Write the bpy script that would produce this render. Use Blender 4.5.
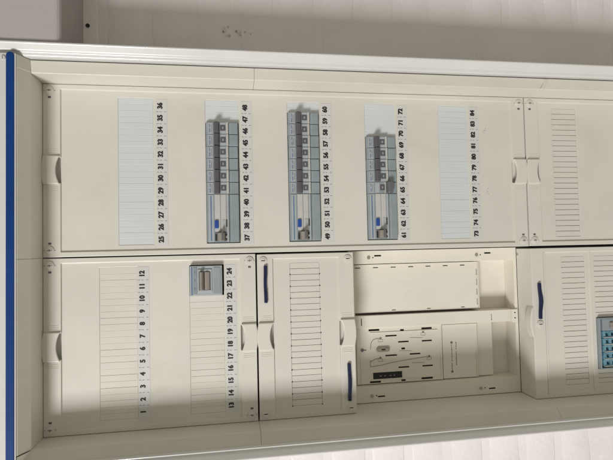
import bpy, bmesh, math, random
from mathutils import Vector, Matrix
random.seed(7)
for o in list(bpy.data.objects): bpy.data.objects.remove(o)
SC = bpy.context.scene
COL = SC.collection
Z0 = 1.75            # height of the upper edge of the cover panels above the floor (m)
def W(v, u, y):      # cabinet millimetres: v to the right, u down, y into the wall
    return Vector((v / 1000, y / 1000, Z0 - u / 1000))

# ------------------------------------------------------------------ camera, light, exposure
cam_d = bpy.data.cameras.new('camera'); cam = bpy.data.objects.new('camera', cam_d); COL.objects.link(cam)
cam_d.sensor_width = 36; cam_d.lens = 480 / 613 * 36; cam_d.clip_start = 0.01; cam_d.clip_end = 50
right = Vector((-0.02220742, -0.1550969, -0.98764963)); up = Vector((0.99907413, -0.0398529, -0.01620595))
fwd = Vector((0.03684721, 0.98709508, -0.15583833))
m = Matrix((right, up, -fwd)).transposed().to_4x4(); m.translation = W(6.571, 262.943, -727.2)
cam.matrix_world = m                     # the phone was held on its side: the top of the cabinet is at the left
SC.camera = cam
wd = bpy.data.worlds.new('World'); SC.world = wd; wd.use_nodes = True
bg = wd.node_tree.nodes['Background']; bg.inputs[0].default_value = (1.0, 0.94, 0.79, 1); bg.inputs[1].default_value = 0.34
def area(name, loc, aim, sx, sy, power, col):
    d = bpy.data.lights.new(name, 'AREA'); d.shape = 'RECTANGLE'; d.size = sx; d.size_y = sy; d.energy = power; d.color = col
    o = bpy.data.objects.new(name, d); COL.objects.link(o); o.location = loc
    o.rotation_euler = (Vector(aim) - Vector(loc)).to_track_quat('-Z', 'Y').to_euler()
    return o
aim = W(0, 400, 0)
area('ceiling_tube_light', aim + Vector((-2.45, -2.3, 1.2)), aim, 0.85, 0.9, 108, (1.0, 0.985, 0.97))
SC.view_settings.view_transform = 'Standard'; SC.view_settings.look = 'None'
SC.view_settings.exposure = 0.0; SC.view_settings.gamma = 1; SC.view_settings.use_curve_mapping = False
SC.render.engine = 'CYCLES'; SC.render.resolution_x = 1024; SC.render.resolution_y = 768

# ------------------------------------------------------------------ materials
def add_smudge(M, amount, col):
    nt = M.node_tree; N = nt.nodes; L = nt.links; b = N['Principled BSDF']; src = b.inputs['Base Color'].links[0].from_socket
    geo = N.new('ShaderNodeNewGeometry'); mp = N.new('ShaderNodeMapping'); mp.inputs['Scale'].default_value = (1, 1, .45)
    n = N.new('ShaderNodeTexNoise'); n.inputs['Scale'].default_value = 13; n.inputs['Detail'].default_value = 7; n.inputs['Roughness'].default_value = .65; n.inputs['Distortion'].default_value = .6
    r = N.new('ShaderNodeMapRange'); r.inputs[1].default_value = .52; r.inputs[2].default_value = .78; r.inputs[3].default_value = 0; r.inputs[4].default_value = amount
    x = N.new('ShaderNodeMix'); x.data_type = 'RGBA'; x.inputs[7].default_value = (*col, 1)
    L.new(geo.outputs['Position'], mp.inputs['Vector']); L.new(mp.outputs[0], n.inputs['Vector']); L.new(n.outputs[0], r.inputs[0]); L.new(r.outputs[0], x.inputs[0]); L.new(src, x.inputs[6]); L.new(x.outputs[2], b.inputs['Base Color'])
def mat(name, col, rough=0.45, var=0.04, nscale=6, bump=0.0, bscale=400, spec=0.5, metal=0, trans=0, specks=0.0, coat=0):
    M = bpy.data.materials.new(name); M.use_nodes = True; nt = M.node_tree; N = nt.nodes; L = nt.links
    b = N['Principled BSDF']; b.inputs['Roughness'].default_value = rough; b.inputs['Metallic'].default_value = metal
    b.inputs['Specular IOR Level'].default_value = spec; b.inputs['Transmission Weight'].default_value = trans
    b.inputs['Coat Weight'].default_value = coat
    geo = N.new('ShaderNodeNewGeometry')
    n1 = N.new('ShaderNodeTexNoise'); n1.inputs['Scale'].default_value = nscale; n1.inputs['Detail'].default_value = 6
    L.new(geo.outputs['Position'], n1.inputs['Vector'])
    r = N.new('ShaderNodeMapRange'); r.inputs[1].default_value = 0.3; r.inputs[2].default_value = 0.7
    r.inputs[3].default_value = 1 - var; r.inputs[4].default_value = 1 + var
    L.new(n1.outputs[0], r.inputs[0])
    mul = N.new('ShaderNodeMix'); mul.data_type = 'RGBA'; mul.blend_type = 'MULTIPLY'; mul.inputs[0].default_value = 1
    mul.inputs[6].default_value = (*col, 1)
    L.new(r.outputs[0], mul.inputs[7]); out = mul.outputs[2]
    if specks:
        n3 = N.new('ShaderNodeTexNoise'); n3.inputs['Scale'].default_value = 95; n3.inputs['Detail'].default_value = 5; n3.inputs['Roughness'].default_value = .7
        L.new(geo.outputs['Position'], n3.inputs['Vector'])
        r3 = N.new('ShaderNodeMapRange'); r3.inputs[1].default_value = 0.66; r3.inputs[2].default_value = 0.76; r3.inputs[3].default_value = 0; r3.inputs[4].default_value = specks
        L.new(n3.outputs[0], r3.inputs[0])
        m3 = N.new('ShaderNodeMix'); m3.data_type = 'RGBA'; L.new(r3.outputs[0], m3.inputs[0]); L.new(out, m3.inputs[6])
        m3.inputs[7].default_value = (col[0] * .45, col[1] * .42, col[2] * .38, 1); out = m3.outputs[2]
    L.new(out, b.inputs['Base Color'])
    r2 = N.new('ShaderNodeMapRange'); r2.inputs[1].default_value = 0.3; r2.inputs[2].default_value = 0.7
    r2.inputs[3].default_value = max(rough - .08, .02); r2.inputs[4].default_value = min(rough + .08, 1)
    n4 = N.new('ShaderNodeTexNoise'); n4.inputs['Scale'].default_value = 24; n4.inputs['Detail'].default_value = 4
    L.new(geo.outputs['Position'], n4.inputs['Vector']); L.new(n4.outputs[0], r2.inputs[0]); L.new(r2.outputs[0], b.inputs['Roughness'])
    if bump:
        n2 = N.new('ShaderNodeTexNoise'); n2.inputs['Scale'].default_value = bscale; n2.inputs['Detail'].default_value = 5
        L.new(geo.outputs['Position'], n2.inputs['Vector'])
        bp = N.new('ShaderNodeBump'); bp.inputs['Strength'].default_value = bump; bp.inputs['Distance'].default_value = 0.002
        L.new(n2.outputs[0], bp.inputs['Height']); L.new(bp.outputs[0], b.inputs['Normal'])
    return M
CREAM = mat('cream_plastic', (.68, .66, .605), .42, .045, 7, .04, 700, specks=.22)
RAIL = mat('cream_painted_steel', (.665, .64, .575), .4, .045, 7, .03, 500, specks=.10)
STEEL = mat('cream_box_steel', (.77, .735, .65), .45, .03, 9, .03, 500, specks=.08)
WHITE = mat('white_lacquer', (.66, .655, .64), .3, .02, 6, .02, 60, coat=.2)
STRIPW = mat('white_blanking_plastic', (.64, .67, .69), .4, .02, 12)
PAPER = mat('white_label_paper', (.63, .625, .61), .6, .02, 20)
BLUE = mat('blue_strip_plastic', (.003, .04, .19), .5, .08, 20, .05, 300, spec=.25)
NAVY = mat('navy_latch_plastic', (.010, .015, .058), .3, .2, 60)
INK = mat('black_print', (.012, .012, .014), .6, 0, 5)
GREYINK = mat('grey_print', (.20, .185, .18), .6, 0, 5)
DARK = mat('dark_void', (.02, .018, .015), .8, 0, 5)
DEVB = mat('grey_device_plastic', (.28, .32, .345), .35, .05, 60)
DEVL = mat('light_grey_device_plastic', (.41, .44, .46), .35, .05, 60)
DEVT = mat('grey_blue_terminal_plastic', (.27, .32, .345), .3, .08, 60)
DEVP = mat('pale_device_plastic', (.53, .52, .50), .4, .05, 60)
LEVER = mat('dark_grey_lever_plastic', (.105, .10, .11), .4, .1, 60)
LEVG = mat('grey_lever_plastic', (.14, .14, .15), .4, .1, 60)
LEVB = mat('brown_grey_lever_plastic', (.30, .27, .24), .4, .1, 60)
BTN = mat('blue_button_plastic', (.02, .07, .33), .35, .05, 60)
PBLUE = mat('blue_device_print', (.12, .19, .32), .5, .1, 60)
TRANSB = mat('blue_clear_plastic', (.22, .47, .60), .12, .3, 200, .35, 300, trans=.4)
PAINT = mat('white_wall_paint', (.80, .76, .755), .65, .035, 9, .35, 130, specks=.06)
PLASTER = mat('shade_darkened_plaster', (.43, .405, .39), .75, .05, 8, .3, 60)  # lintel plaster: base colour darkened to stand in for partial shade
METAL = mat('zinc_screw', (.45, .42, .36), .4, .1, 60, metal=.7)
STAIN = mat('grey_plaster_stain', (.52, .485, .45), .9, .3, 120, .5, 300)
FLAKE = mat('chipped_wall_paint', (.72, .685, .66), .8, .12, 160, .5, 200)

for M_ in (CREAM, RAIL, STEEL): add_smudge(M_, .30, (.50, .46, .39))
add_smudge(PAINT, .35, (.62, .58, .54)); add_smudge(WHITE, .2, (.5, .49, .46))

# ------------------------------------------------------------------ helpers
ABS = {}
def link(name, mesh, loc, parent=None, m=None):
    o = bpy.data.objects.new(name, mesh); COL.objects.link(o)
    loc = Vector(loc); ABS[o] = loc
    o.location = loc - (ABS[parent] if parent else Vector((0, 0, 0)))
    if parent: o.parent = parent
    if m and not mesh.materials: mesh.materials.append(m)
    return o
def thing(name, loc, label, cat, group=None):
    o = link(name, None, loc); o['label'] = label; o['category'] = cat
    o.empty_display_size = .02
    if group: o['group'] = group
    return o
CACHE = {}
def box(name, v0, v1, u0, u1, y0, y1, m, parent=None, bev=0.3):
    key = tuple(round(x, 3) for x in (v1 - v0, u1 - u0, y1 - y0, bev)) + (m.name,)
    if key not in CACHE:
        bm = bmesh.new(); bmesh.ops.create_cube(bm, size=1)
        bmesh.ops.scale(bm, vec=((v1 - v0) / 1000, abs(y1 - y0) / 1000, (u1 - u0) / 1000), verts=bm.verts)
        if bev: bmesh.ops.bevel(bm, geom=bm.edges[:], offset=bev / 1000, segments=2 if bev > .5 else 1, profile=.6, affect='EDGES')
        me = bpy.data.meshes.new(name); bm.to_mesh(me); bm.free(); me.materials.append(m); CACHE[key] = me
    return link(name, CACHE[key], W((v0 + v1) / 2, (u0 + u1) / 2, (y0 + y1) / 2), parent)
def cyl(name, v, u, y0, y1, r, m, parent=None, seg=20, bev=.25):
    key = ('cyl', round(y1 - y0, 3), r, seg, m.name, bev)
    if key not in CACHE:
        bm = bmesh.new(); bmesh.ops.create_cone(bm, cap_ends=True, segments=seg, radius1=r / 1000, radius2=r / 1000, depth=abs(y1 - y0) / 1000)
        bmesh.ops.rotate(bm, matrix=Matrix.Rotation(math.pi / 2, 3, 'X'), verts=bm.verts)
        if bev: bmesh.ops.bevel(bm, geom=[e for e in bm.edges if abs(e.verts[0].co.y - e.verts[1].co.y) < 1e-6], offset=bev / 1000, segments=2, affect='EDGES')
        me = bpy.data.meshes.new(name); bm.to_mesh(me); bm.free(); me.materials.append(m); CACHE[key] = me
    return link(name, CACHE[key], W(v, u, (y0 + y1) / 2), parent)
def mesh_from(name, verts, faces, m, parent=None, origin=None, bev=0, smooth=False):
    origin = origin if origin is not None else sum(verts, Vector()) / len(verts)
    me = bpy.data.meshes.new(name); me.from_pydata([v - origin for v in verts], [], faces)
    bm = bmesh.new(); bm.from_mesh(me); bmesh.ops.remove_doubles(bm, verts=bm.verts, dist=1e-6)
    bmesh.ops.recalc_face_normals(bm, faces=bm.faces); bm.to_mesh(me); bm.free()
    me.materials.append(m); o = link(name, me, origin, parent)
    if bev:
        b = o.modifiers.new('bevel', 'BEVEL'); b.width = bev / 1000; b.segments = 2; b.limit_method = 'ANGLE'; b.angle_limit = .6
    if smooth:
        for p in me.polygons: p.use_smooth = True
    return o
def relief(name, vc, uc, level, yb, m, parent=None, bev=.5):
    """plate whose front depth over each cell of the grid is level(v,u); None cuts a hole through to yb"""
    vc = sorted(set(vc)); uc = sorted(set(uc)); nv, nu = len(vc) - 1, len(uc) - 1
    y = {}
    for i in range(nv):
        for j in range(nu): y[i, j] = level((vc[i] + vc[i + 1]) / 2, (uc[j] + uc[j + 1]) / 2)
    V, F, idx = [], [], {}
    def vid(v, u, yy):
        k = (round(v, 3), round(u, 3), round(yy, 3))
        if k not in idx: idx[k] = len(V); V.append(W(v, u, yy))
        return idx[k]
    def quad(*p): F.append([vid(*q) for q in p])
    for (i, j), yy in y.items():
        if yy is not None:
            quad((vc[i], uc[j], yy), (vc[i], uc[j + 1], yy), (vc[i + 1], uc[j + 1], yy), (vc[i + 1], uc[j], yy))
            quad((vc[i], uc[j], yb), (vc[i + 1], uc[j], yb), (vc[i + 1], uc[j + 1], yb), (vc[i], uc[j + 1], yb))
    for i in range(nv + 1):
        for j in range(nu):
            a = y.get((i - 1, j)); b = y.get((i, j)); a = yb if a is None else a; b = yb if b is None else b
            if abs(a - b) > 1e-6: quad((vc[i], uc[j], a), (vc[i], uc[j], b), (vc[i], uc[j + 1], b), (vc[i], uc[j + 1], a))
    for i in range(nv):
        for j in range(nu + 1):
            a = y.get((i, j - 1)); b = y.get((i, j)); a = yb if a is None else a; b = yb if b is None else b
            if abs(a - b) > 1e-6: quad((vc[i], uc[j], a), (vc[i], uc[j], b), (vc[i + 1], uc[j], b), (vc[i + 1], uc[j], a))
    return mesh_from(name, V, F, m, parent, W((vc[0] + vc[-1]) / 2, (uc[0] + uc[-1]) / 2, yb), bev)
def inside(v, u, r): return r[0] < v < r[1] and r[2] < u < r[3]
def plate(name, v0, v1, u0, u1, holes, yf, yb, m, parent=None, bev=.4):
    vc = [v0, v1] + [x for h in holes for x in h[:2]]; uc = [u0, u1] + [x for h in holes for x in h[2:]]
    return relief(name, vc, uc, lambda v, u: None if any(inside(v, u, h) for h in holes) else yf, yb, m, parent, bev)
def prism_v(name, prof, v0, v1, m, parent=None, bev=.4, origin=None):   # profile (u, y) swept along v
    n = len(prof); V = [W(v0, u, y) for u, y in prof] + [W(v1, u, y) for u, y in prof]
    F = [list(range(n)), list(range(2 * n - 1, n - 1, -1))] + [[i, (i + 1) % n, n + (i + 1) % n, n + i] for i in range(n)]
    return mesh_from(name, V, F, m, parent, origin, bev)
def prism_u(name, prof, u0, u1, m, parent=None, bev=.4):                # profile (v, y) swept along u
    n = len(prof); V = [W(v, u0, y) for v, y in prof] + [W(v, u1, y) for v, y in prof]
    F = [list(range(n)), list(range(2 * n - 1, n - 1, -1))] + [[i, (i + 1) % n, n + (i + 1) % n, n + i] for i in range(n)]
    return mesh_from(name, V, F, m, parent, None, bev)
def prism_y(name, prof, y0, y1, m, parent=None, bev=.4):                # outline (v, u) given thickness
    n = len(prof); V = [W(v, u, y0) for v, u in prof] + [W(v, u, y1) for v, u in prof]
    F = [list(range(n)), list(range(2 * n - 1, n - 1, -1))] + [[i, (i + 1) % n, n + (i + 1) % n, n + i] for i in range(n)]
    return mesh_from(name, V, F, m, parent, None, bev)
def curve_strip(name, pts, w, y, m, parent):                            # thin printed or wire line through (v,u) points
    V, F = [], []
    for i, (v, u) in enumerate(pts):
        a = pts[max(i - 1, 0)]; b = pts[min(i + 1, len(pts) - 1)]; dx, dy = b[0] - a[0], b[1] - a[1]; l = math.hypot(dx, dy) or 1
        nx, ny = -dy / l * w / 2, dx / l * w / 2
        V += [W(v + nx, u + ny, y), W(v - nx, u - ny, y), W(v - nx, u - ny, y + .4), W(v + nx, u + ny, y + .4)]
    for i in range(len(pts) - 1):
        for k in range(4): F.append([4 * i + k, 4 * i + (k + 1) % 4, 4 * i + 4 + (k + 1) % 4, 4 * i + 4 + k])
    F += [[0, 1, 2, 3], [4 * len(pts) - 4 + k for k in range(4)]]
    return mesh_from(name, V, F, m, parent)

# ------------------------------------------------------------------ the wall
WY = 45.0
niche = (-269, 269, -24, 1074)
vc = [-700, 700, -269, 269]; uc = [-400, 1400, -24, 1074]
wall = relief('wall', vc, uc, lambda v, u: None if inside(v, u, niche) else WY, 120, PAINT, None, 0)
wall['kind'] = 'structure'; wall['label'] = 'white painted brick wall around the cabinet'
brick_meshes = []
for k in range(6):
    bm = bmesh.new(); bmesh.ops.create_cube(bm, size=1)
    bmesh.ops.scale(bm, vec=(.211, .008, .0575), verts=bm.verts)
    bmesh.ops.subdivide_edges(bm, edges=[e for e in bm.edges if abs(e.verts[0].co.x - e.verts[1].co.x) > .1], cuts=6)
    for v in bm.verts:
        v.co.z += random.uniform(-.0016, .0016); v.co.x += random.uniform(-.001, .001)
        if v.co.y < 0: v.co.y += random.uniform(-.0006, .0006)
    es = [e for e in bm.edges if all(v.co.y < 0 for v in e.verts) and len([f for f in e.link_faces if abs(f.normal.y) < .5])]
    bmesh.ops.bevel(bm, geom=es, offset=.0045, segments=3, profile=.5, affect='EDGES')
    me = bpy.data.meshes.new('brick'); bm.to_mesh(me); bm.free(); me.materials.append(PAINT)
    for p in me.polygons: p.use_smooth = True
    brick_meshes.append(me)
for c in range(-1, 19):
    u = c * 68 - 30
    for s in (-1, 1):
        for k in range(2):
            v = s * (272 + 106 + 221 * k + (26 if c % 2 else 0))
            b = link('brick', random.choice(brick_meshes), W(v + random.uniform(-3, 3), u + random.uniform(-1, 1), WY + 3.45 + random.uniform(-.25, .25)), wall)
# rendered lintel that stands proud of the bricks beside the upper end of the cabinet
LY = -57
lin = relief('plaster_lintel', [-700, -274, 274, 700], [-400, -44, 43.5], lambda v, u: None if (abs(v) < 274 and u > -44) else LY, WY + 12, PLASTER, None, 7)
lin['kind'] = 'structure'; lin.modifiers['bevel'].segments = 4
# drill hole and plaster scar on the shaded side of the wall
h = cyl('drill_hole', 356.5, 50, WY - 1.9, WY + 2, 3, DARK, wall, 12, 0)
for (v, u, r, mm) in ((360, 258, 6, FLAKE), (352, 262, 4, FLAKE), (358, 281, 4.5, FLAKE), (365, 264, 2.2, STAIN), (357, 256, 2.4, STAIN), (351, 266, 2.2, STAIN), (359, 277, 2.6, STAIN), (353, 283, 2, STAIN), (358, 291, 1.6, STAIN), (356, 300, 1.3, STAIN)):
    n = 11; st = random.uniform(1.2, 2.4)
    prism_y('plaster_scar', [(v + r * random.uniform(.45, 1.1) * math.cos(6.283 * k / n), u + r * random.uniform(.4, 1) * math.sin(6.283 * k / n) * st * .5) for k in range(n)], WY - 2.1, WY + 1, mm, wall, .4)
# ------------------------------------------------------------------ cabinet carcass
CAB = thing('distribution_cabinet', W(0, 1085, 60), 'wall mounted cream electrical distribution cabinet with white frame and blue strip along its top', 'cabinet')
# moulded white frame: lip, sloped face, ridge, outer side
def side_prof(lip, ridge, s):
    w = ridge - lip; P = []
    if s > 0:
        P = [(lip, -38), (lip, -48.4), (lip + .8, -50.4), (lip + .36 * w, -52.4), (lip + .42 * w, -54.6), (lip + .5 * w, -55.6), (lip + .86 * w, -61), (lip + .96 * w, -62), (ridge + .6, -61.4), (ridge + 2.2, -59), (ridge + 2.6, -52), (ridge + 2.6, WY - .5), (lip + 4, WY - .5), (lip + 4, -38)]
        return P
    P += [(lip, -46), (lip, -57.4), (lip + .5, -58.6), (lip + 1.6, -58.6), (lip + 2.2, -57.6)]
    P += [(lip + .34 * w, -59), (lip + .42 * w, -61.2), (lip + .5 * w, -62), (lip + .86 * w, -65.4), (lip + .96 * w, -66), (ridge + .6, -65.4), (ridge + 2.2, -63), (ridge + 2.6, -56), (ridge + 2.6, WY - .5), (lip + 4, WY - .5), (lip + 4, -46)]
    return [(s * v, y) for v, y in P]
prism_u('frame_moulding', side_prof(268.3, 283.3, 1), -48, 1098, WHITE, CAB, .9)
prism_u('frame_moulding', side_prof(263.6, 276.3, -1), -48, 1098, WHITE, CAB, .9)
top = [(-10, -58.2), (-10.1, -59.4), (-10.9, -60), (-23, -60.2), (-24.5, -60.2), (-29, -60), (-33, -59.6), (-36, -58.4), (-37.5, -55), (-37.5, WY - .5), (-17, WY - .5), (-17, -58.2)]
prism_v('frame_moulding', top, -263.5, 268.2, WHITE, CAB, .5)
bot = [(1050 - u, y) for u, y in top]
prism_v('frame_moulding', bot, -263.5, 268.2, WHITE, CAB, .6)
# blue strip with a round end
pr = [(-263.4, -21.8), (-263.4, -11.8)] + [(265 + 5 * math.cos(a), -16.8 + 5 * math.sin(a)) for a in [math.pi / 2 - i * math.pi / 10 for i in range(11)]]
prism_y('blue_strip', pr, -57, -61.2, BLUE, CAB, .8)
sk = cyl('frame_screw', 261.5, -25.2, -58, -62, 2.9, WHITE, CAB)
box('screw_slot', 259.5, 263.5, -25.6, -24.8, -62.3, -61.6, GREYINK, sk, 0)
# cream rails: angle profile (inner wall + front band)
def rail_side(s, u0, u1):
    P = [(249.6, 88), (249.6, -39), (250.3, -40.2), (263, -51.2), (264.2, -51.6), (264.2, -49), (252, -37.6), (252, 88)]
    if s > 0: P = [(249.6, 88), (249.6, -39.4), (250.3, -40.2), (266, -42.2), (266.8, -41.6), (266.8, -38), (252, -37.6), (252, 88)]
    return prism_u('side_rail', [(s * v, y) for v, y in P], u0, u1, RAIL, CAB, .5)
for s in (-1, 1):
    for a, b in ((.8 if s > 0 else -12, 299.9), (300.2, 758.9), (759.2, 1062)): rail_side(s, a, b)
def rail_top(v0, v1, f, name='top_rail'):
    P = [(f(.4), 88), (f(.4), -39.6), (f(0), -40.4), (f(-9), -57.4), (f(-9.6), -58), (f(-12), -58), (f(-12), -55), (f(-2), -37.6), (f(-2), 88)]
    return prism_v(name, P, v0, v1, RAIL, CAB, .5)
for a, b in ((-249.4, -.15), (.15, 268)):
    rail_top(a, b, lambda u: u)
    rail_top(a, min(b, 249.4), lambda u: 1050 - u, 'bottom_rail')
# small moulded tab that bridges the rail joint at the meter compartment
prism_y('joint_tab', [(250.4, 752), (250.4, 756), (258, 765), (265.5, 765), (265.5, 757), (259, 757)], -42.9, -41, RAIL, CAB, .3)
prism_v('corner_block', [(.6, -40.8), (-8.8, -57.9), (-9.4, -58.8), (-9.4, -57), (.6, -39)], 250.6, 266.6, RAIL, CAB, .3)
prism_v('corner_block', [(.6, -40.8), (-8.8, -57.9), (-9.4, -58.8), (-9.4, -57), (.6, -39)], -262, -250.6, RAIL, CAB, .3)
box('back_panel', -252, 252, -2, 1052, 88.5, 92, STEEL, CAB, 0)

# ------------------------------------------------------------------ printed numbers
def text_mesh(s, size):
    key = ('txt', s, size)
    if key not in CACHE:
        c = bpy.data.curves.new('number', 'FONT'); c.body = s; c.size = size / 1000; c.align_x = 'CENTER'; c.align_y = 'CENTER'
        c.offset = size * .05 / 1000; c.extrude = .00006; c.resolution_u = 3; c.space_character = 1.02
        o = bpy.data.objects.new('tmp', c); COL.objects.link(o); dg = bpy.context.evaluated_depsgraph_get()
        me = bpy.data.meshes.new_from_object(o.evaluated_get(dg)); bpy.data.objects.remove(o)
        me.transform(Matrix.Rotation(math.pi / 2, 4, 'X') @ Matrix.Diagonal((.93, 1, 1, 1)))
        bm = bmesh.new(); bm.from_mesh(me); me.transform(Matrix.Translation((.00022, -.00003, 0))); bm.from_mesh(me)   # double strike: bold print
        bmesh.ops.translate(bm, vec=(-.00011, 0, 0), verts=bm.verts); bm.to_mesh(me); bm.free()
        me.materials.clear(); me.materials.append(INK); CACHE[key] = me
    return CACHE[key]
def number_row(cover, first, v0, uc):
    box('number_strip', v0 - 1, v0 + 217, uc - 6.5, uc + 9.5, 2.05, 2.6, PAPER, cover, .1)
    for i in range(12):
        link('number', text_mesh(str(first + i), 9.8), W(v0 + 18 * i + 9 + random.uniform(-.2, .2), uc - .3, 1.95), cover)
        if i:
            for a in (-6, -1.5, 5): box('separator_dash', v0 + 18 * i - .25, v0 + 18 * i + .25, uc + a, uc + a + 3, 1.85, 2.04, GREYINK, cover, 0)

# ------------------------------------------------------------------ covers
FY = 2.4
def cover(name, v0, v1, u0, u1, windows, label, rim_u=(23.5, 23.5), rim_v=(7, 7), bev=.7, ends=(1, 1)):
    field = (v0 + rim_v[0], v1 - rim_v[1], u0 + rim_u[0], u1 - rim_u[1])
    vc = [v0, v1, field[0], field[1]] + [x for w in windows for x in w[:2]]
    uc = [u0, u1, field[2], field[3]] + [x for w in windows for x in w[2:]]
    vm = (v0 + v1) / 2; pk = []
    if ends[0]: pk.append((vm - 18.5, vm + 18.5, field[2] - 9, field[2]))
    if ends[1]: pk.append((vm - 18.5, vm + 18.5, field[3], field[3] + 9))
    vc += [x for w in pk for x in w[:2]]; uc += [x for w in pk for x in w[2:]]
    def lev(v, u):
        if any(inside(v, u, w) for w in windows): return None
        if any(inside(v, u, w) for w in pk): return 9
        return FY if inside(v, u, field) else 0
    o = relief(name, vc, uc, lev, 41.5, CREAM, CAB, bev); o['label'] = label
    return o
def strips(cov, w, v_from, v_to, m, y=2.7, back=4.0, gap=.45, dots=False, backm=None):
    v0, v1, u0, u1 = w; n = round((v_to - v_from) / 9); p = (v_to - v_from) / n
    for i in range(n):
        a = v_from + i * p
        box('blanking_strip', a + gap / 2, a + p - gap / 2, u0 + .25, u1 - .25, y + random.uniform(0, .35), y + 4, m, cov, .25)
        if dots and i % 2 == 0:
            for uu in (u0, u1): cyl('score_mark', a, uu, 1.95, 3.2, .85, DARK, cov, 8, 0)
    box('strip_backing', v_from, v_to, u0, u1, y + back - 2.4, y + back + 3, backm or m, cov, 0)
def lock(cov, v, u, flip, plain=False):
    cyl('corner_lock', v, u, -1.5, 1, 6.0, CREAM, cov, 32, .5)
    cyl('lock_ring', v, u, -2.2, .2, 3.9, CREAM, cov, 24, .4)
    box('lock_slot', v - .6, v + .6, u - 2.9, u + 2.9, -2.4, -2.15, INK if plain else GREYINK, cov, 0)
    if not plain:
        box('lock_slot', v - 1.6, v + 1.6, u - .7, u + .7, -2.45, -2.2, GREYINK, cov, 0)
        for d in (-7.2, 7.2): box('lock_mark', v - .6, v + .6, u + d - .5, u + d + .5, -.25, .2, GREYINK, cov, 0)
        box('lock_symbol', v + flip * 9.6 - 1.5, v + flip * 9.6 + 1.5, u - 2.1, u + 2.1, -.22, .2, GREYINK, cov, 0)
        for d in (-1.2, .5): box('lock_symbol', v + flip * 9.6 - .9, v + flip * 9.6 + .9, u + d, u + d + .7, -.34, -.2, INK, cov, 0)
def grip(cov, vm, ue, d):     # finger grip on the rim: flat pad whose inner edge bulges over the step
    n = 14; rim = 23.5
    P = [(vm - 20.5 + 41 * t / n, ue + d * (.4 - 2.2 * math.sin(math.pi * t / n))) for t in range(n + 1)]
    P += [(vm + 20.5 - 41 * t / n, ue + d * (rim - .4 - 5.6 * math.sin(math.pi * t / n) ** .8)) for t in range(n + 1)]
    prism_y('finger_grip', P, -3.4, -.05, CREAM, cov, 1.4)
    for s in (-1, 1):
        for k in range(3):
            vv = vm + s * (24.5 + 2.6 * k); a, b = sorted((ue + d * 4, ue + d * 20))
            box('grip_rib', vv - .35, vv + .35, a, b, -.35, .3, CREAM, cov, .12)
def latch(cov, v0, v1, u, s, k=.45):
    s *= k
    P = []; n = 16
    for i in range(n + 1):
        t = i / n; P.append((v0 + (v1 - v0) * t, u - 2.6 + s * 1.1 * math.sin(math.pi * t) ** 3))
    for i in range(n, -1, -1):
        t = i / n; P.append((v0 + (v1 - v0) * t, u + 2.6 + s * 2.3 * math.sin(math.pi * t) ** 4))
    l = prism_y('blue_latch', P, -4, .5, NAVY, cov, 1.1); l['label'] = 'navy blue sliding latch'
    for t in (.3, .68): box('latch_step', v0 + (v1 - v0) * t - .4, v0 + (v1 - v0) * t + .4, u - 2.0, u + 2.0, -4.7, -3.6, NAVY, cov, .1)
    return l
def corner_locks(cov, v0, v1, u0, u1, plain=False):
    for u in (u0 + 9, u1 - 9):
        for v, f in ((v0 + 9.5, 1), (v1 - 9.5, -1)): lock(cov, v, u, f, plain)

ROWS = [127.5, 252.5, 376.5, 500, 623.5]
UW = [(16.3, 232.3, c - 24.7, c + 24.7) for c in ROWS]
A = cover('cover_panel', .9, 249, .8, 749, UW, 'tall cover panel with five device windows and numbers 25 to 84')
KW = dict(gap=.4, back=2.9)
strips(A, UW[0], 16.3, 232.3, STRIPW, **KW); strips(A, UW[4], 16.3, 232.3, STRIPW, **KW)
DEV0 = 17.3
def top_strips(w, k): strips(A, w, DEV0 + 18 * k + .6, 232.3, STRIPW, **KW)
top_strips(UW[1], 10); top_strips(UW[2], 11); top_strips(UW[3], 9)
for i, c in enumerate(ROWS): number_row(A, 25 + 12 * i, 14.6, c + 35.2)
for (v, u, l) in ((193, 678, 2.6), (190, 676.5, 1.6), (196, 680, 1.2), (97, 681, 1.4), (92, 679, 2.2), (88, 682, .9)):
    box('scuff_mark', v - .35, v + .35, u, u + l, FY - .12, FY + .3, GREYINK, A, 0)
corner_locks(A, 1.2, 249, .8, 749); grip(A, 125, .8, 1); grip(A, 125, 749, -1)

LW = [(-233, -15.6, 75.5, 127.5), (-233, -15.6, 201.5, 251.5)]
Bc = cover('cover_panel', -249, -.9, .8, 298.8, LW, 'cover panel with two device windows and numbers 1 to 24')
strips(Bc, LW[0], -233, -15.6, CREAM, **dict(KW, back=3)); SW0 = -60.8; strips(Bc, LW[1], -233, SW0, CREAM, **dict(KW, back=3))
number_row(Bc, 1, -233, 134.8); number_row(Bc, 13, -233, 260.3)
corner_locks(Bc, -249, -1.2, .8, 298.8); grip(Bc, -125, .8, 1); grip(Bc, -125, 298.8, -1)

CW = [(-232, -16, 351, 397)]
Cc = cover('cover_panel', -249, -2, 301.2, 450, CW, 'narrow cover panel with scored knock-out strips and two blue latches')
strips(Cc, CW[0], -232, -16, CREAM, gap=.55, dots=True, back=5); corner_locks(Cc, -249, -2, 301.2, 450, True)
grip(Cc, -125, 301.2, 1); grip(Cc, -125, 450, -1)
latch(Cc, -75, -19, 313.5, -1); latch(Cc, -229, -172, 439, 1)

DW = [(16, 232.5, 802, 847), (16, 232.5, 927, 972)]
Dc = cover('cover_panel', 1.2, 249, 751.2, 1049, DW, 'right-hand lower cover panel with scored knock-out strips')
for w in DW: strips(Dc, w, 16, 232.5, CREAM, gap=.7, back=6, dots=False)
corner_locks(Dc, 1.2, 249, 751.2, 1049); grip(Dc, 125, 751.2, 1)

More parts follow.
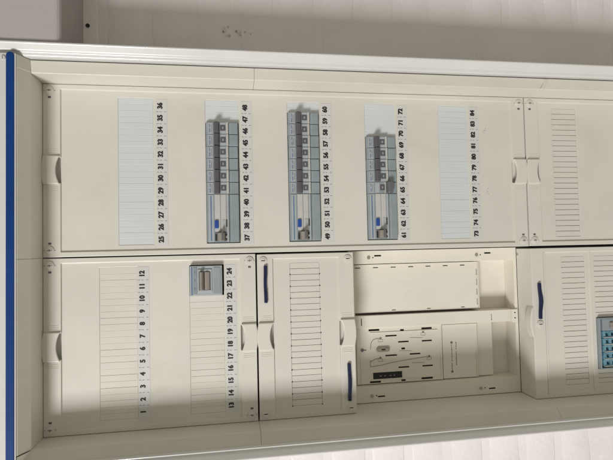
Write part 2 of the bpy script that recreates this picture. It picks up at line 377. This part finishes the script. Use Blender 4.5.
TV0, TV1 = -208, -122
EW = [(-231, -18, 809, 852), (-231, -18, 869.5, 920)]
Ec = cover('cover_panel', -249, -3, 752.2, 1049, EW, 'lower left cover panel with louvred strips, one blue latch and a blue terminal window', rim_u=(22, 22), ends=(0, 0))
strips(Ec, EW[0], -231, -18, CREAM, gap=.7, back=5); strips(Ec, EW[1], TV1, -18, CREAM, gap=.7, back=5); strips(Ec, EW[1], -231, TV0, CREAM, gap=.7, back=5)
box('field_ridge', -242, -10, 774.6, 777, -.4, 3, CREAM, Ec, .4)
box('field_ridge', -242, -10, 859.5, 862, .9, 3, CREAM, Ec, .4)
prism_y('finger_grip', [(-149 + 52 * t / 16, 752.6 - 6.6 * math.sin(math.pi * t / 16) ** .7) for t in range(17)], -1.4, 13, CREAM, Ec, 1.2); latch(Ec, -119, -60, 764, 1, 1.3)
lock(Ec, -127.5, 764, 1, True)

# ------------------------------------------------------------------ devices
def device_body(name, v0, v1, uc, m, parent):
    prof = [(-23.9, 30), (-23.9, -.5), (-21.6, -2.4), (-13.6, -2.6), (-12.9, -4.6), (8.2, -4.6), (9.2, -2.2), (22.2, -1.6), (23.9, 0), (23.9, 30)]
    return prism_v(name, [(uc + u, y) for u, y in prof], v0, v1, m, parent, .5)
def breaker(v0, uc, off=False):
    t = link('circuit_breaker', None, W(v0 + 9, uc + 23.2, 30)); t.empty_display_size = .01
    a, b = v0 + .15, v0 + 17.85
    device_body('body', a, b, uc, DEVB, t)
    box('rating_plate', a + .6, b - .6, uc - 21, uc - 13.9, -3.0, -2.3, DEVL, t, .15)
    box('print_line', a + 2, a + 8, uc - 19.2, uc - 18.0, -3.25, -2.9, PBLUE, t, 0)
    box('print_line', a + 10, b - 2.6, uc - 19.2, uc - 18.2, -3.25, -2.9, PBLUE, t, 0)
    box('print_line', a + 3, b - 4, uc - 16.4, uc - 15.8, -3.25, -2.9, GREYINK, t, 0)
    if not off:
        pr = [(-12.7, -4), (-11.9, -9.6), (-10, -11), (-5.4, -10.2), (-3.6, -4)]
    else:
        pr = [(5.4, -4), (6.2, -11.6), (9, -13), (14.8, -12.2), (16, -3)]
    prism_v('lever', [(uc + u, y) for u, y in pr], a + .35, b - .35, LEVG if off else LEVER, t, .5)
    box('lever_well', a + .8, b - .8, uc - 3.4 if not off else uc - 12.4, uc + 5.6 if not off else uc - 5.6, -4.9, -4.4, DEVL, t, .1)
    iu = uc - 2.6 if not off else uc - 4.6
    box('indicator_window', a + 4.6, b - 4.6, iu, iu + 7.6, -5.5, -4.3, LEVER, t, .2)
    box('indicator_flag', a + 7, b - 7, iu + 2.6, iu + 5, -5.7, -5.3, DEVB if not off else LEVB, t, .1)
    box('front_rib', a + .2, b - .2, uc + (5.9 if not off else 2.9), uc + (8.9 if not off else 4.8), -5.2, -4.2, DEVP, t, .3)
    box('terminal_cover', a + .5, b - .5, uc + 10, uc + 23, -3.2, -1.2, DEVT, t, .5)
    box('terminal_rib', a + .7, b - .7, uc + 12.4, uc + 13.1, -3.6, -3.0, DEVL, t, .1)
    return t
def copy_tree(o, d):
    c = o.copy(); COL.objects.link(c); c.location = o.location + d
    for ch in o.children:
        k = ch.copy(); COL.objects.link(k); k.parent = c
    return c
proto = None
ORD = ['nearest', 'second', 'third', 'fourth', 'fifth', 'sixth', 'farthest']
def put_breaker(k, row, v0, uc):
    global proto
    if proto is None: o = proto = breaker(v0, uc); proto['vu'] = [v0, uc]
    else:
        pv, pu = proto['vu']; o = copy_tree(proto, W(v0, uc + random.uniform(-.25, .25), random.uniform(-.35, .35)) - W(pv, pu, 0))
        del o['vu']
    o['label'] = ORD[k] + ' dark-levered circuit breaker from the wide blue-button device in the ' + row
    o['category'] = 'circuit breaker'; o['group'] = 'circuit breakers in the device rows'
def rcd(v0, uc, nums):
    t = thing('residual_current_device', W(v0 + 36, uc + 23.2, 30), 'wide grey device with blue test button in the ' + {37: 'row of six circuit breakers', 49: 'longest row of circuit breakers', 61: 'shortest row of circuit breakers'}[nums[0]], 'safety switch', 'residual current devices at the row ends')
    a, b = v0 + .15, v0 + 71.85
    device_body('body', a, b, uc, DEVB, t)
    box('rating_plate', a + 1, b - 1, uc - 21.2, uc - 13.8, -3.0, -2.3, DEVL, t, .2)
    box('print_line', a + 2, b - 3, uc - 18.6, uc - 16.9, -3.3, -2.9, PBLUE, t, 0)
    box('front_plate', a + 16, b - .6, uc - 12.2, uc - 4.2, -5.3, -4.2, DEVP, t, .25)
    box('front_plate', a + 16, b - .6, uc - 3.4, uc + 4.2, -5.2, -4.2, DEVP, t, .25)
    box('front_rib', a + 1, b - .4, uc + 5.2, uc + 8.2, -5.4, -4.2, DEVL, t, .3)
    bt = box('test_button', a + 20.5, a + 32.5, uc - 12.6, uc - 7, -7.6, -4.4, BTN, t, 1.0)
    box('indicator_slot', a + 22.5, a + 33.5, uc + 4.3, uc + 5.8, -5.7, -4.4, INK, t, .1)
    box('test_plate', a + 20.5, a + 33.5, uc - 1.4, uc + 3.2, -5.7, -4.8, DEVL, t, .2)
    # toggle at the left end
    box('toggle_well', a + 1.2, a + 15.2, uc - 12.4, uc + 6, -4.9, -4.3, LEVG, t, .1)
    pr = [(-8.6, -4.4), (-8, -9), (-6, -12), (.5, -12.4), (1.6, -10.5), (2.6, -4.4)]
    lv = prism_v('toggle', [(uc + u, y) for u, y in pr], a + 2, a + 14, LEVB, t, .5)
    prism_v('toggle_ridge', [(uc + u, y) for u, y in [(-3.2, -11), (-2.8, -14), (-.6, -14), (-.2, -11)]], a + 2.4, a + 16.8, LEVG, t, .3)
    box('toggle_slot', a + 2.6, a + 12, uc - 12.1, uc - 10, -5.6, -4.8, INK, t, .1)
    for k in (3.5, 7, 10.5): box('toggle_mark', a + k, a + k + 1.6, uc + 3.2, uc + 5.6, -5.6, -4.8, INK if k != 7 else DEVP, t, .1)
    box('terminal_cover', a + .5, b - .5, uc + 10, uc + 23, -3.2, -1.2, DEVT, t, .6)
    box('terminal_rib', a + .8, b - .8, uc + 12.2, uc + 13, -3.6, -3.0, DEVL, t, .1)
    return t
for (uc, first, n) in ((ROWS[1], 37, 6), (ROWS[2], 49, 7), (ROWS[3], 61, 4)):
    uc -= .2
    rcd(DEV0, uc, (first, first + 3))
    st = 4 + (1 if first == 61 else 0)
    if first == 61:
        o = breaker(DEV0 + 72, uc, True)
        o['label'] = 'grey circuit breaker with its lever switched down, above number 65'; o['category'] = 'circuit breaker'
        o['group'] = 'circuit breakers in the device rows'
    for i in range(n): put_breaker(6 if i == n - 1 else i, {37: 'row numbered from 37', 49: 'longest row, numbered from 49', 61: 'shortest row, numbered from 61'}[first], DEV0 + 18 * (st + i), uc)
del proto['vu']

# main switch above numbers 22 to 24
t = thing('main_switch', W(-38, 251, 30), 'light grey main switch with brown lever in a square recess above numbers 22 to 24', 'switch')
uc = 226.3; a, b = -60.2, -16.8
prof = [(-24, 30), (-24, -2), (-22.6, -5), (21.5, -5), (23, -3.4), (23, 30)]
prism_v('body', [(uc + u, y) for u, y in prof], a, b, DEVL, t, .6)
box('print_line', a + 1, b - 1.5, uc - 21.8, uc - 20, -5.4, -4.9, PBLUE, t, 0)
box('side_plate', a + 2, b - 2, uc - 19, uc - 13.5, -5.8, -4.8, DEVB, t, .3)
for v in (-26, -38, -50): box('print_line', v - 2, v + 2, uc - 17, uc - 16.2, -6.1, -5.7, PBLUE, t, 0)
relief('lever_frame', [a + 5, a + 8, b - 8, b - 5], [uc - 12.5, uc - 10.5, uc + 6.2, uc + 8], lambda v, u: None if (a + 8 < v < b - 8 and uc - 10.5 < u < uc + 6.2) else -6.6, -4.8, DEVL, t, .3)
box('lever_well', a + 8.1, b - 8.1, uc - 10.4, uc + 6.1, -5.3, -4.6, LEVG, t, 0)
prism_v('lever', [(uc + u, y) for u, y in [(-9.8, -5), (-9.2, -12), (-6.6, -13.5), (-5, -11.5), (-3.6, -8.4), (-3.2, -5)]], a + 8.6, b - 8.6, LEVB, t, .5)
prism_v('lever', [(uc + u, y) for u, y in [(-2.6, -5), (-2.2, -8), (.5, -9.2), (4.6, -7.6), (5.4, -5)]], a + 8.6, b - 8.6, LEVB, t, .5)
box('terminal_cover', a + 2, b - 2, uc + 10.5, uc + 20.5, -5.8, -4.8, DEVB, t, .5)
for i in range(5): box('vent_rib', a + 3, b - 3, uc + 12 + 1.7 * i, uc + 12.7 + 1.7 * i, -6.1, -5.7, DEVL, t, .1)

# blue terminal block at the right border of the photograph
t = thing('terminal_block', W((TV0 + TV1) / 2, 918, 40), 'blue clear plastic terminal block with grey end module in the louvred cover window', 'terminal block')
plate('housing_frame', TV0 + .5, TV1 - .5, 870, 919.4, [(TV0 + 2.5, TV1 - 2.2, 872.4, 917.4)], -3.4, 30, DEVB, t, .4)
box('rear_plate', TV0 + 2.5, TV1 - 2.2, 872.4, 917.4, 9, 12, LEVG, t, 0)
box('end_module', TV1 - 22, TV1 - 2.6, 876.8, 917, -2.2, 8, DEVB, t, .6)
box('end_button', TV1 - 17, TV1 - 8, 890, 897, -5, -2, LEVB, t, .5)
box('print_line', TV1 - 62, TV1 - 3, 874, 875.6, 2, 8, BTN, t, 0)
for i in range(5):
    v1 = TV1 - 22.6 - i * 11.9; v0 = v1 - 11.4
    plate('terminal_cell', v0, v1, 876.8, 917, [(v0 + 3, v1 - 3, 882.5, 888), (v0 + 3, v1 - 3, 893, 899), (v0 + 2.5, v1 - 2.5, 904, 910)], -1.8 - .5 * (i % 2), 7, TRANSB, t, .6)
    box('clamp_screw', v0 + 3.4, v1 - 3.4, 883, 887.6, 4, 6, METAL, t, .4)
    box('clamp_screw', v0 + 3.4, v1 - 3.4, 893.6, 898.6, 4, 6, METAL, t, .4)
    box('cell_rib', v0 + .4, v0 + 1.4, 878, 916, -3.6, -1.6, PAPER, t, .2)

# ------------------------------------------------------------------ open meter compartment
U0, U1, V0, V1 = 452, 752, -248.8, -.8
FL = 41.9
def slot_set(uu, v, flip):
    return [(v - 1.1, v + 1.1, uu + 11, uu + 23)]
openg = (-222.5, -22.5, 462, 746.5)
sl = [(-10.5, -8, 497, 509), (-10.5, -8, 693, 705), (-241, -238.6, 497, 509), (-241, -238.6, 693, 705)]
mf = plate('mounting_flange', V0, V1, U0, U1, [openg] + sl, FL, FL + 2, STEEL, CAB, .4)
mf['label'] = 'cream mounting flange around the open meter compartment'
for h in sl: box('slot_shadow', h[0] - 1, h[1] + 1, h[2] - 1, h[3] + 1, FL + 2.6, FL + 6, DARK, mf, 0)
for v in (-12.2, -238):
    for u in (487, 678):
        cyl('flange_screw', v, u, FL - 1.6, FL + 1, 2.7, METAL, mf, 16, .3)
        cyl('flange_hole', v, u + 7.5, FL - .12, FL + 1, 1.1, DARK, mf, 10, 0)
BY = 71
# tray: walls and floor of the compartment
vi0, vi1, ui0, ui1 = -223.5, -21.5, 460.5, 747.6
tr = plate('compartment_tray', vi0, vi1, ui0, ui1, [(vi0 + 1.1, vi1 - 1.1, ui0 + 1.1, ui1 - 1.2)], FL + 2.2, BY + 4, STEEL, CAB, 0)
box('tray_floor', vi0 + 1.2, vi1 - 1.2, ui0 + 1.2, ui1 - 1.3, BY, BY + 3, STEEL, tr, 0)
# upper removable plate with slots along its edge
UPY = 51
holes = [(-30, -28.6, u, u + 9) for u in (478, 509, 540, 571, 602, 633, 664)] + [(v, v + 11, 691.5, 692.8) for v in (-47, -64, -81, -98)] + [(-101.6, -100.4, u, u + 7) for u in (540, 602, 664)]
holes = [(a, b, c - 12 if c < 690 else c - 10, d - 12 if c < 690 else d - 10) for a, b, c, d in holes]
up_pl = plate('upper_plate', -104, -24, 464, 684, holes, UPY, UPY + 2, STEEL, CAB, .35)
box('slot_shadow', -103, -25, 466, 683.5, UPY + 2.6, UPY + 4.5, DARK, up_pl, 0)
box('plate_lip', -104, -24, 684.5, 685.9, UPY - .6, BY - .2, STEEL, up_pl, .3)
# rail across the compartment
rl = plate('cross_rail', -128.5, -108, 461.8, 746, [(-124, -112, 472.6, 474.2), (-125, -114, 704, 705.6)], FL + 4, BY - 1, STEEL, CAB, .5)
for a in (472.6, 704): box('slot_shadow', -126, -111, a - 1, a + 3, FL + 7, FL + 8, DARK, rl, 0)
box('rail_bracket', -129.5, -107, 739, 749.5, FL - 2.6, FL - .2, STEEL, rl, .5)
for v in (-113, -122): box('bracket_hole', v - .9, v + .9, 743, 745.5, FL - 2.8, FL - 2.5, DARK, rl, 0)
# slotted meter plate: positions are millimetres on the plate
PY = 50
def q(cx, cy): return None
pl_v1, pl_v0, pl_u0, pl_u1 = -129, -222.5, 474, 618
import_px = [(95, 150, 105, 4), (255, 275, 103, 4), (365, 420, 93, 4), (180, 238, 133, 3), (245, 300, 163, 3), (367, 420, 157, 3), (262, 281, 197, 4), (180, 240, 233, 3), (305, 360, 225, 3), (247, 302, 293, 3), (370, 425, 286, 3), (103, 158, 368, 4), (365, 425, 350, 4), (262, 284, 359, 4)]
def plate_pt(x, y):     # drawing units of the plate layout -> v,u
    return (-96.9 - .0191 * x - .3242 * y, 454.8 + .3413 * x - .0099 * y)
holes = []
for (x0, x1, yy, hh) in import_px:
    v, ua = plate_pt(x0, yy + (x1 - x0) * 0); ub = plate_pt(x1, yy)[1]
    holes.append((v - hh * .42, v + hh * .42, ua, ub))
mp = plate('meter_plate', pl_v0 + 1.5, pl_v1, 465, 614.5, [h for h in holes if h[1] < pl_v1 - .5 and h[0] > pl_v0 + 1.8], PY, PY + 2, STEEL, CAB, .3)
mp['label'] = 'slotted cream meter mounting plate with wiring print'
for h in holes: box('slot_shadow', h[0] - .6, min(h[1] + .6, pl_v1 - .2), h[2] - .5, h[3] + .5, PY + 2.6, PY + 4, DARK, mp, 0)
box('plate_edge', pl_v0 + 1.5, pl_v1, 611, 612.6, PY - 1.2, PY - .1, STEEL, mp, .3)
for vv in (-137.2, -214.2): box('plate_ridge', vv - .7, vv + .7, 488, 606, PY - 1.3, PY - .05, STEEL, mp, .3)
box('plate_edge', pl_v0 + 1.5, pl_v1, 471, 472, PY - .7, PY - .1, STEEL, mp, .2)
def PP(x, y): return plate_pt(x, y)
arc = [PP(155, 145), PP(135, 146), PP(120, 152), PP(110, 163), PP(106, 178), PP(105, 200)]
curve_strip('wiring_print', arc, .8, PY - .35, GREYINK, mp)
curve_strip('wiring_print', [PP(105, 290), PP(160, 281), PP(210, 268), PP(300, 252), PP(405, 235)], .7, PY - .35, GREYINK, mp)
curve_strip('wiring_print', [PP(105, 265), PP(125, 252), PP(155, 244)], .8, PY - .35, GREYINK, mp)
curve_strip('wiring_print', [PP(105, 255), PP(105, 290)], .6, PY - .35, GREYINK, mp)
for (x, y) in ((155, 145), (155, 244), (405, 235), (373, 110)):
    v, u = PP(x, y); cyl('terminal_mark', v, u, PY - .6, PY, 1.7, GREYINK, mp, 12, 0)
    plate('terminal_outline', v - 6, v - 1.5, u - 4, u + 4, [(v - 5.6, v - 1.9, u - 3.6, u + 3.6)], PY - .25, PY - .02, GREYINK, mp, 0)
for (x0, x1, y) in ((305, 370, 140), (250, 315, 208), (315, 380, 268)):
    curve_strip('wiring_print', [PP(x0, y), PP(x1, y)], .45, PY - .3, GREYINK, mp)
v, u = PP(167, 200); 
kn = prism_y('cam_knob', [(v + 3.9 * math.sin(a), u + (7.5 if math.cos(a) > 0 else -7.5) + 3.9 * math.cos(a)) for a in [i * math.pi / 10 + .001 for i in range(20)]], PY - 3.2, PY, LEVB, mp, .6)
cyl('knob_screw', v, u - 6, PY - 4.2, PY - 3, 2.6, METAL, mp, 14, .3); cyl('knob_screw', v, u + 6, PY - 4.2, PY - 3, 2.6, METAL, mp, 14, .3)
box('knob_bar', v - 1, v + 1, u - 3, u + 3, PY - 3.8, PY - 3.1, DARK, mp, .1)
v, u = PP(63, 206); cyl('plate_screw', v, u, PY - 1.6, PY, 2.6, LEVG, mp, 14, .2); box('screw_tail', v - .6, v + .6, u, u + 7, PY - .8, PY, LEVG, mp, .1)
v, u = PP(192, 333)
box('black_label', v - 5.6, v + 5.6, u - 25, u + 25, PY - .5, PY - .05, INK, mp, .1)
for k, du in enumerate((-6, 3, 10, -14)): box('label_mark', v - 1.2, v + .8, u + du, u + du + 2.6 + k % 2, PY - .62, PY - .48, GREYINK, mp, 0)
# lettered sheet beside it
sh = box('lettered_sheet', -221, -130, 616, 679.5, PY + 1.2, PY + 3, STEEL, CAB, .4)
box('sheet_edge', -221, -130, 676.8, 678.2, PY - .4, PY + 1.2, STEEL, sh, .3)
for u, va, vb, m_, step in ((632, -164, -206, GREYINK, 1), (640, -160, -198, GREYINK, 1.2)):
    v = va
    while v > vb:
        w = random.choice((1.2, 1.8, 2.6))
        if random.random() < .8: box('print_mark', v - w, v, u - random.choice((.5, .8)), u + random.choice((.5, .8)), PY + .98, PY + 1.25, m_, sh, 0)
        v -= w + .9
for v in (-160.5, -209.5): cyl('print_mark', v, 632, PY + .95, PY + 1.3, 2.2, GREYINK, sh, 14, 0)
box('side_filler', -221, -130, 681.5, 710, PY + 6, PY + 9, STEEL, CAB, .4)
# little screw on the deep cover's side wall
cyl('side_screw', -13, 751.4, 36, 38, 1.4, METAL, Ec, 10, 0)
